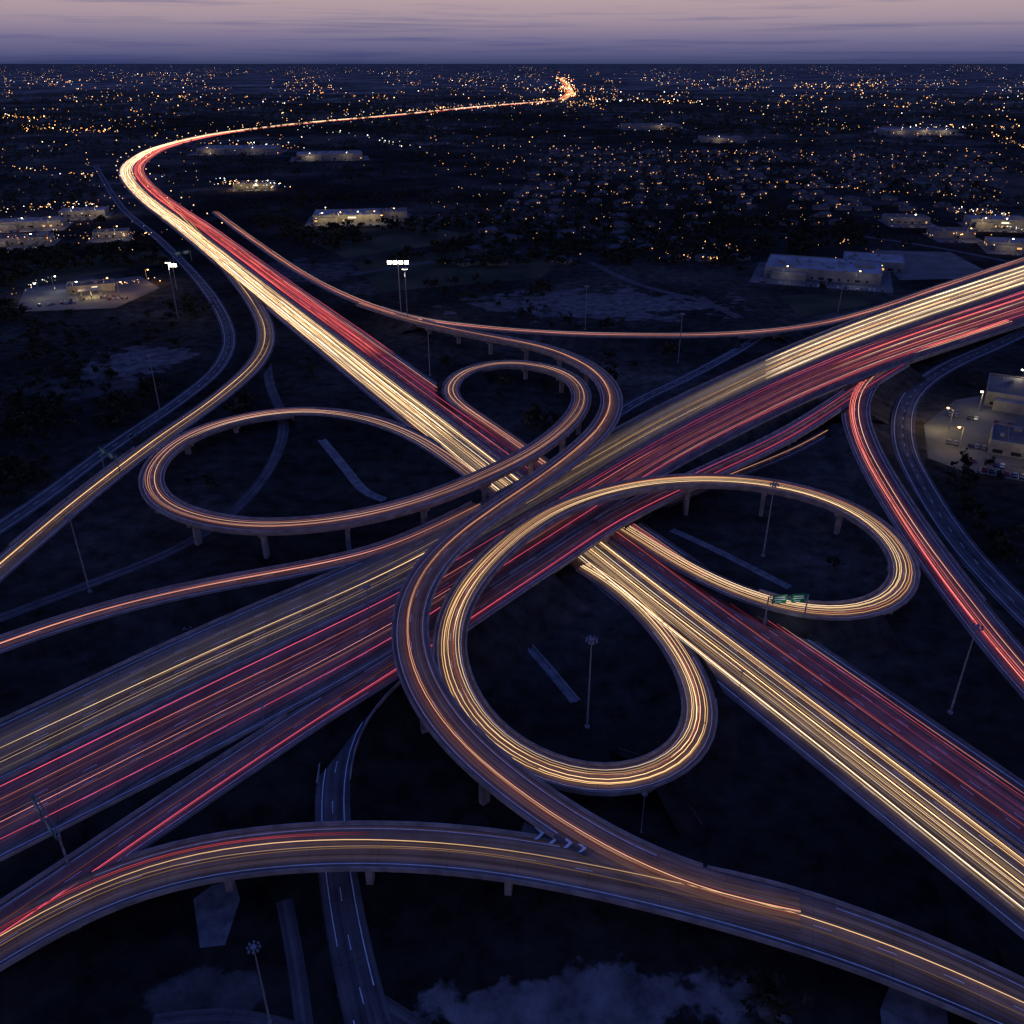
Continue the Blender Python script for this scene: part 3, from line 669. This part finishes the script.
for row in range(24):
    y0=780+row*48+(row//2)*6
    for k in range(60):
        x=-40+k*27+random.uniform(-3,3)+row*6; y=y0+14*math.sin(x/130+row)
        u=512+F*x/(y*CP+H*SP); 
        if not(460<u<1000) or near_any_road(x,y,18) or near_b(x,y,80) or random.random()<.45 or cnt>300: continue
        if u>760 and y<950: continue
        o=bpy.data.objects.new('house',random.choice(HOUSES)); o.location=(x,y+random.uniform(-4,4),0); o.rotation_euler=(0,0,(0 if row%2 else math.pi)+random.gauss(0,.25)+.08); link(o); cnt+=1; HP.append((x,y))
# ---------------------------------------------------------------- city lights
bm=bmesh.new(); bmesh.ops.create_icosphere(bm,subdivisions=1,radius=1); bm.verts.ensure_lookup_table()
iv=np.array([v.co[:] for v in bm.verts]); ifc=np.array([[v.index for v in f.verts] for f in bm.faces]); bm.free()
LV=[];LF=[];LC=[]
WARM=[(1,.42,.12),(1,.48,.16),(1,.55,.22),(1,.36,.08)]; WHITE=[(1,.8,.5),(1,.9,.75),(.85,.93,1)]
def light(u,v,k=1,pal=None,sz=1):
    if v<64.6: return
    p=P(u,v,0)
    dist=math.hypot(p[1],H)
    if dist<900 and near_any_road(p[0],p[1],5): return
    r=max(.32,min(dist,4500)/F*.40*sz)*random.uniform(.6,1.15)
    col=random.choice(pal or (WARM+WARM+WARM+WHITE))
    kk=k*random.choice((.2,.35,.6,.9,1.6,3))*(1+min(dist,8000)/5000)
    LF.append(ifc+len(LV)*12); LV.append(iv*r+np.array([p[0],p[1],6+r])); LC.append(np.tile(np.array(col)*kk,(12,1)))
c_=0
while c_<2600:
    v=65+abs(random.gauss(0,1))**1.25*26; u=random.uniform(-20,1044)
    if mn.noise(Vector((u*.018,v*.09,1)))+.5*mn.noise(Vector((u*.06,v*.2,5)))<random.uniform(-.35,.45): continue
    light(u,v,.9); c_+=1
for _ in range(620): light(random.uniform(430,1030),random.triangular(110,275,170),.9,WARM,.85)
for _ in range(220): light(random.uniform(0,200),random.uniform(110,260),.9)
for x,y in HP:
    if random.random()<.35:
        q=random.uniform(.4,.8); LF.append(ifc+len(LV)*12); LV.append(iv*q+np.array([x+5,y-7,3])); LC.append(np.tile(np.array(random.choice(WARM))*2.2,(12,1)))
def seg(u0,v0,u1,v1,n,k=1.5,pal=None,j=1.5,sz=1):
    for i in range(n):
        t=random.random(); light(u0+(u1-u0)*t+random.gauss(0,j*2),v0+(v1-v0)*t+random.gauss(0,j),k,pal,sz)
for a in ((20,130,120,134,70,2.6),(0,118,60,122,30,2),(60,100,220,96,40,1.5),(340,71,420,74,50,2.4),(100,75,190,74,40,2),(560,76,570,98,110,3.6,[(1,.35,.12),(1,.55,.2),(1,.2,.1)],2,1.3),(590,100,700,104,70,2.3,WHITE+WARM),(540,100,600,108,44,2.3),(400,112,560,104,70,2.0,[(1,.3,.15),(1,.6,.3)]),
  (780,88,880,84,50,2.0),(870,130,1024,130,60,2.2,WHITE+WARM),(955,65.5,1010,66.5,30,1.2),(720,70,760,72,26,1.8),(200,70,300,73,30,1.6),(205,145,300,150,40,1.8,WHITE+WARM),(215,186,290,190,40,3.2,WHITE+WARM),(320,216,385,222,44,3,WHITE+WARM),(0,215,100,208,56,2.4,WHITE+WARM),(10,245,150,240,36,1.8),(950,215,1024,222,50,2.6,WHITE+WARM),(920,240,1024,246,30,2.0),
  (660,262,720,266,20,2.2,WARM),(840,246,850,250,7,2.6,WARM),(990,135,1024,150,30,2,WARM),(700,250,740,255,10,1.8),(0,300,60,296,6,1.4,WARM),(30,295,55,285,14,2.5,WHITE),(120,292,165,285,14,1.8,WARM),(800,125,860,130,20,1.6),(1000,230,1024,236,16,2.5,WHITE),(500,88,620,92,40,1.5),(300,128,420,150,30,1.6,WHITE),(620,175,1000,205,44,1.5,WARM,1),(500,150,900,160,44,1.5,WARM,1),(0,170,100,180,30,1.6),(570,97,600,72,20,1.2,WARM,1),(0,84,120,80,36,1.5),(860,110,1024,100,36,1.5),(640,80,760,84,30,1.5),(440,80,540,78,26,1.4)):
    seg(*a)
for i in range(0,len(A.C),9):
    if A.C[i][1]>900:
        for q in (A.L[i],A.R[i]): 
            if random.random()<.3: continue
            r=.5+min(q[1],3000)/4500; LF.append(ifc+len(LV)*12); LV.append(iv*r+np.array([q[0],q[1],11])); LC.append(np.tile(np.array((1,.65,.3))*2.5,(12,1)))
LV=np.vstack(LV); LF=np.vstack(LF); LC=np.vstack(LC)
mesh('city_lights',LV,[tuple(f) for f in LF.tolist()],M_TRAIL,col=LC)
# ---------------------------------------------------------------- trees (mass)
def tree_template(seed,n):
    r=np.random.default_rng(seed); V=[];Fq=[];m=[]
    lobes=r.normal(0,1,(6,3))*np.array([2.2,2.2,1.3])+np.array([0,0,6.3])
    for i in range(n):
        c=lobes[r.integers(6)]+r.normal(0,1,3)*np.array([1.15,1.15,.9]); a=r.normal(0,1,3);a/=np.linalg.norm(a); b=np.cross(a,r.normal(0,1,3)); b/=np.linalg.norm(b); s=r.uniform(.5,1.15)
        k=len(V); V+=[c-a*s-b*s*.6,c+a*s*.8-b*s*.7,c+a*s+b*s*.6,c-a*s*.7+b*s*.8]; Fq.append((k,k+1,k+2,k+3)); m.append(0)
    def limb(p,q,r0,r1):
        p=np.array(p);q=np.array(q);k=len(V)
        for c,rr in ((p,r0),(q,r1)):
            for t in range(4): V.append(c+np.array([math.cos(t*1.571)*rr,math.sin(t*1.571)*rr,0]))
        for t in range(4): Fq.append((k+t,k+(t+1)%4,k+4+(t+1)%4,k+4+t)); m.append(1)
    limb((0,0,0),(0,0,4.5),.32,.2)
    for l in lobes[:4]: limb((0,0,3.2),l,.16,.05)
    return np.array(V),np.array(Fq),np.array(m)
TN=[tree_template(s,80) for s in range(5)]; TF=[tree_template(s+20,26) for s in range(4)]
VV=[];FF=[];MM=[];base=0
def add_tree(x,y,sc,far):
    global base
    v,f,m=(TF if far else TN)[random.randrange(4)]; a=random.random()*6.28; c,s=math.cos(a),math.sin(a)
    w=v@np.array([[c,s,0],[-s,c,0],[0,0,1]])*np.array([sc*random.uniform(.85,1.2),sc,sc*random.uniform(.8,1.2)])
    VV.append(w+np.array([x,y,0])); FF.append(f+base); MM.append(m); base+=len(v)
nt_=0
while nt_<11000:
    y=380*math.exp(random.random()*2.6); x=random.uniform(-.72,.72)*(y+120)
    dn=mn.noise(Vector((x*.0035,y*.0035,0)))+.5*mn.noise(Vector((x*.012,y*.012,3)))
    if y<760 and dn<.15: continue
    if dn<-.2: continue
    if near_any_road(x,y,9 if y<900 else 16) or near_b(x,y,70 if y<1200 else 120): continue
    u=512+F*x/(y*CP+H*SP)
    if y<760 and 250<u<800: 
        if random.random()<.93: continue
    add_tree(x,y,random.uniform(.6,1.2)*(1 if y<2200 else 1.7),y>1000); nt_+=1
for (u,v,k) in ((785,1003,9),(735,925,2),(40,340,40),(30,420,60),(120,420,24),(20,480,40),(70,380,34),(150,330,16),(960,520,14),(1000,560,16),(250,955,2),(200,480,5),(860,560,3),(820,700,2),(540,300,14),(470,300,14),(970,480,8)):
    for _ in range(k):
        p=P(u+random.gauss(0,22),v+random.gauss(0,11))
        if not near_any_road(p[0],p[1],4) and not near_b(p[0],p[1],35): add_tree(p[0],p[1],random.uniform(.4,.9),False)
VV=np.vstack(VV);FF=np.vstack(FF);MM=np.concatenate(MM)
me=bpy.data.meshes.new('distant_trees'); me.vertices.add(len(VV)); me.vertices.foreach_set('co',VV.astype(np.float32).ravel())
me.loops.add(FF.size); me.loops.foreach_set('vertex_index',FF.astype(np.int32).ravel()); me.polygons.add(len(FF)); me.polygons.foreach_set('loop_start',np.arange(0,FF.size,4,dtype=np.int32))
me.materials.append(M_LEAF); me.materials.append(M_BARK); me.update(calc_edges=True); me.polygons.foreach_set('material_index',MM.astype(np.int32)); me.validate()
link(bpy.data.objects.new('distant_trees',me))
# ---------------------------------------------------------------- world
w=bpy.data.worlds.new('World'); scene.world=w; w.use_nodes=True; n=w.node_tree; n.nodes.clear(); L=n.links.new
tc=node(n,'ShaderNodeTexCoord'); sp=node(n,'ShaderNodeSeparateXYZ'); L(tc.outputs['Generated'],sp.inputs[0])
rp=ramp(n,[(0,(.050,.062,.155,1)),(.005,(.085,.088,.20,1)),(.020,(.18,.16,.28,1)),(.040,(.38,.29,.35,1)),(.08,(.60,.42,.40,1)),(.2,(.16,.20,.46,1)),(.5,(.055,.105,.44,1)),(1,(.03,.075,.40,1))])
L(sp.outputs[2],rp.inputs[0])
mp=node(n,'ShaderNodeMapping'); mp.inputs['Scale'].default_value=(2.4,2.4,80); nz=node(n,'ShaderNodeTexNoise'); nz.inputs['Scale'].default_value=1.7; nz.inputs['Detail'].default_value=4; nz.inputs['Roughness'].default_value=.6
L(tc.outputs['Generated'],mp.inputs[0]); L(mp.outputs[0],nz.inputs[0])
cr=ramp(n,[(.50,(1,1,1,1)),(.66,(.66,.72,.88,1))]); L(nz.outputs[0],cr.inputs[0])
cur=mulmix(n,rp.outputs[0],cr.outputs[0])
bg=node(n,'ShaderNodeBackground'); bg.inputs[1].default_value=1.0; L(cur,bg.inputs[0]); o=node(n,'ShaderNodeOutputWorld'); L(bg.outputs[0],o.inputs[0])
# ---------------------------------------------------------------- camera
cd=bpy.data.cameras.new('camera'); cd.sensor_width=36; cd.lens=36*F/1024; cd.clip_end=250000; cd.clip_start=1
co=bpy.data.objects.new('camera',cd); co.location=(0,0,H); co.rotation_euler=(math.pi/2-PITCH,0,0); link(co); scene.camera=co
scene.view_settings.view_transform='Standard'; scene.view_settings.look='None'; scene.view_settings.exposure=0
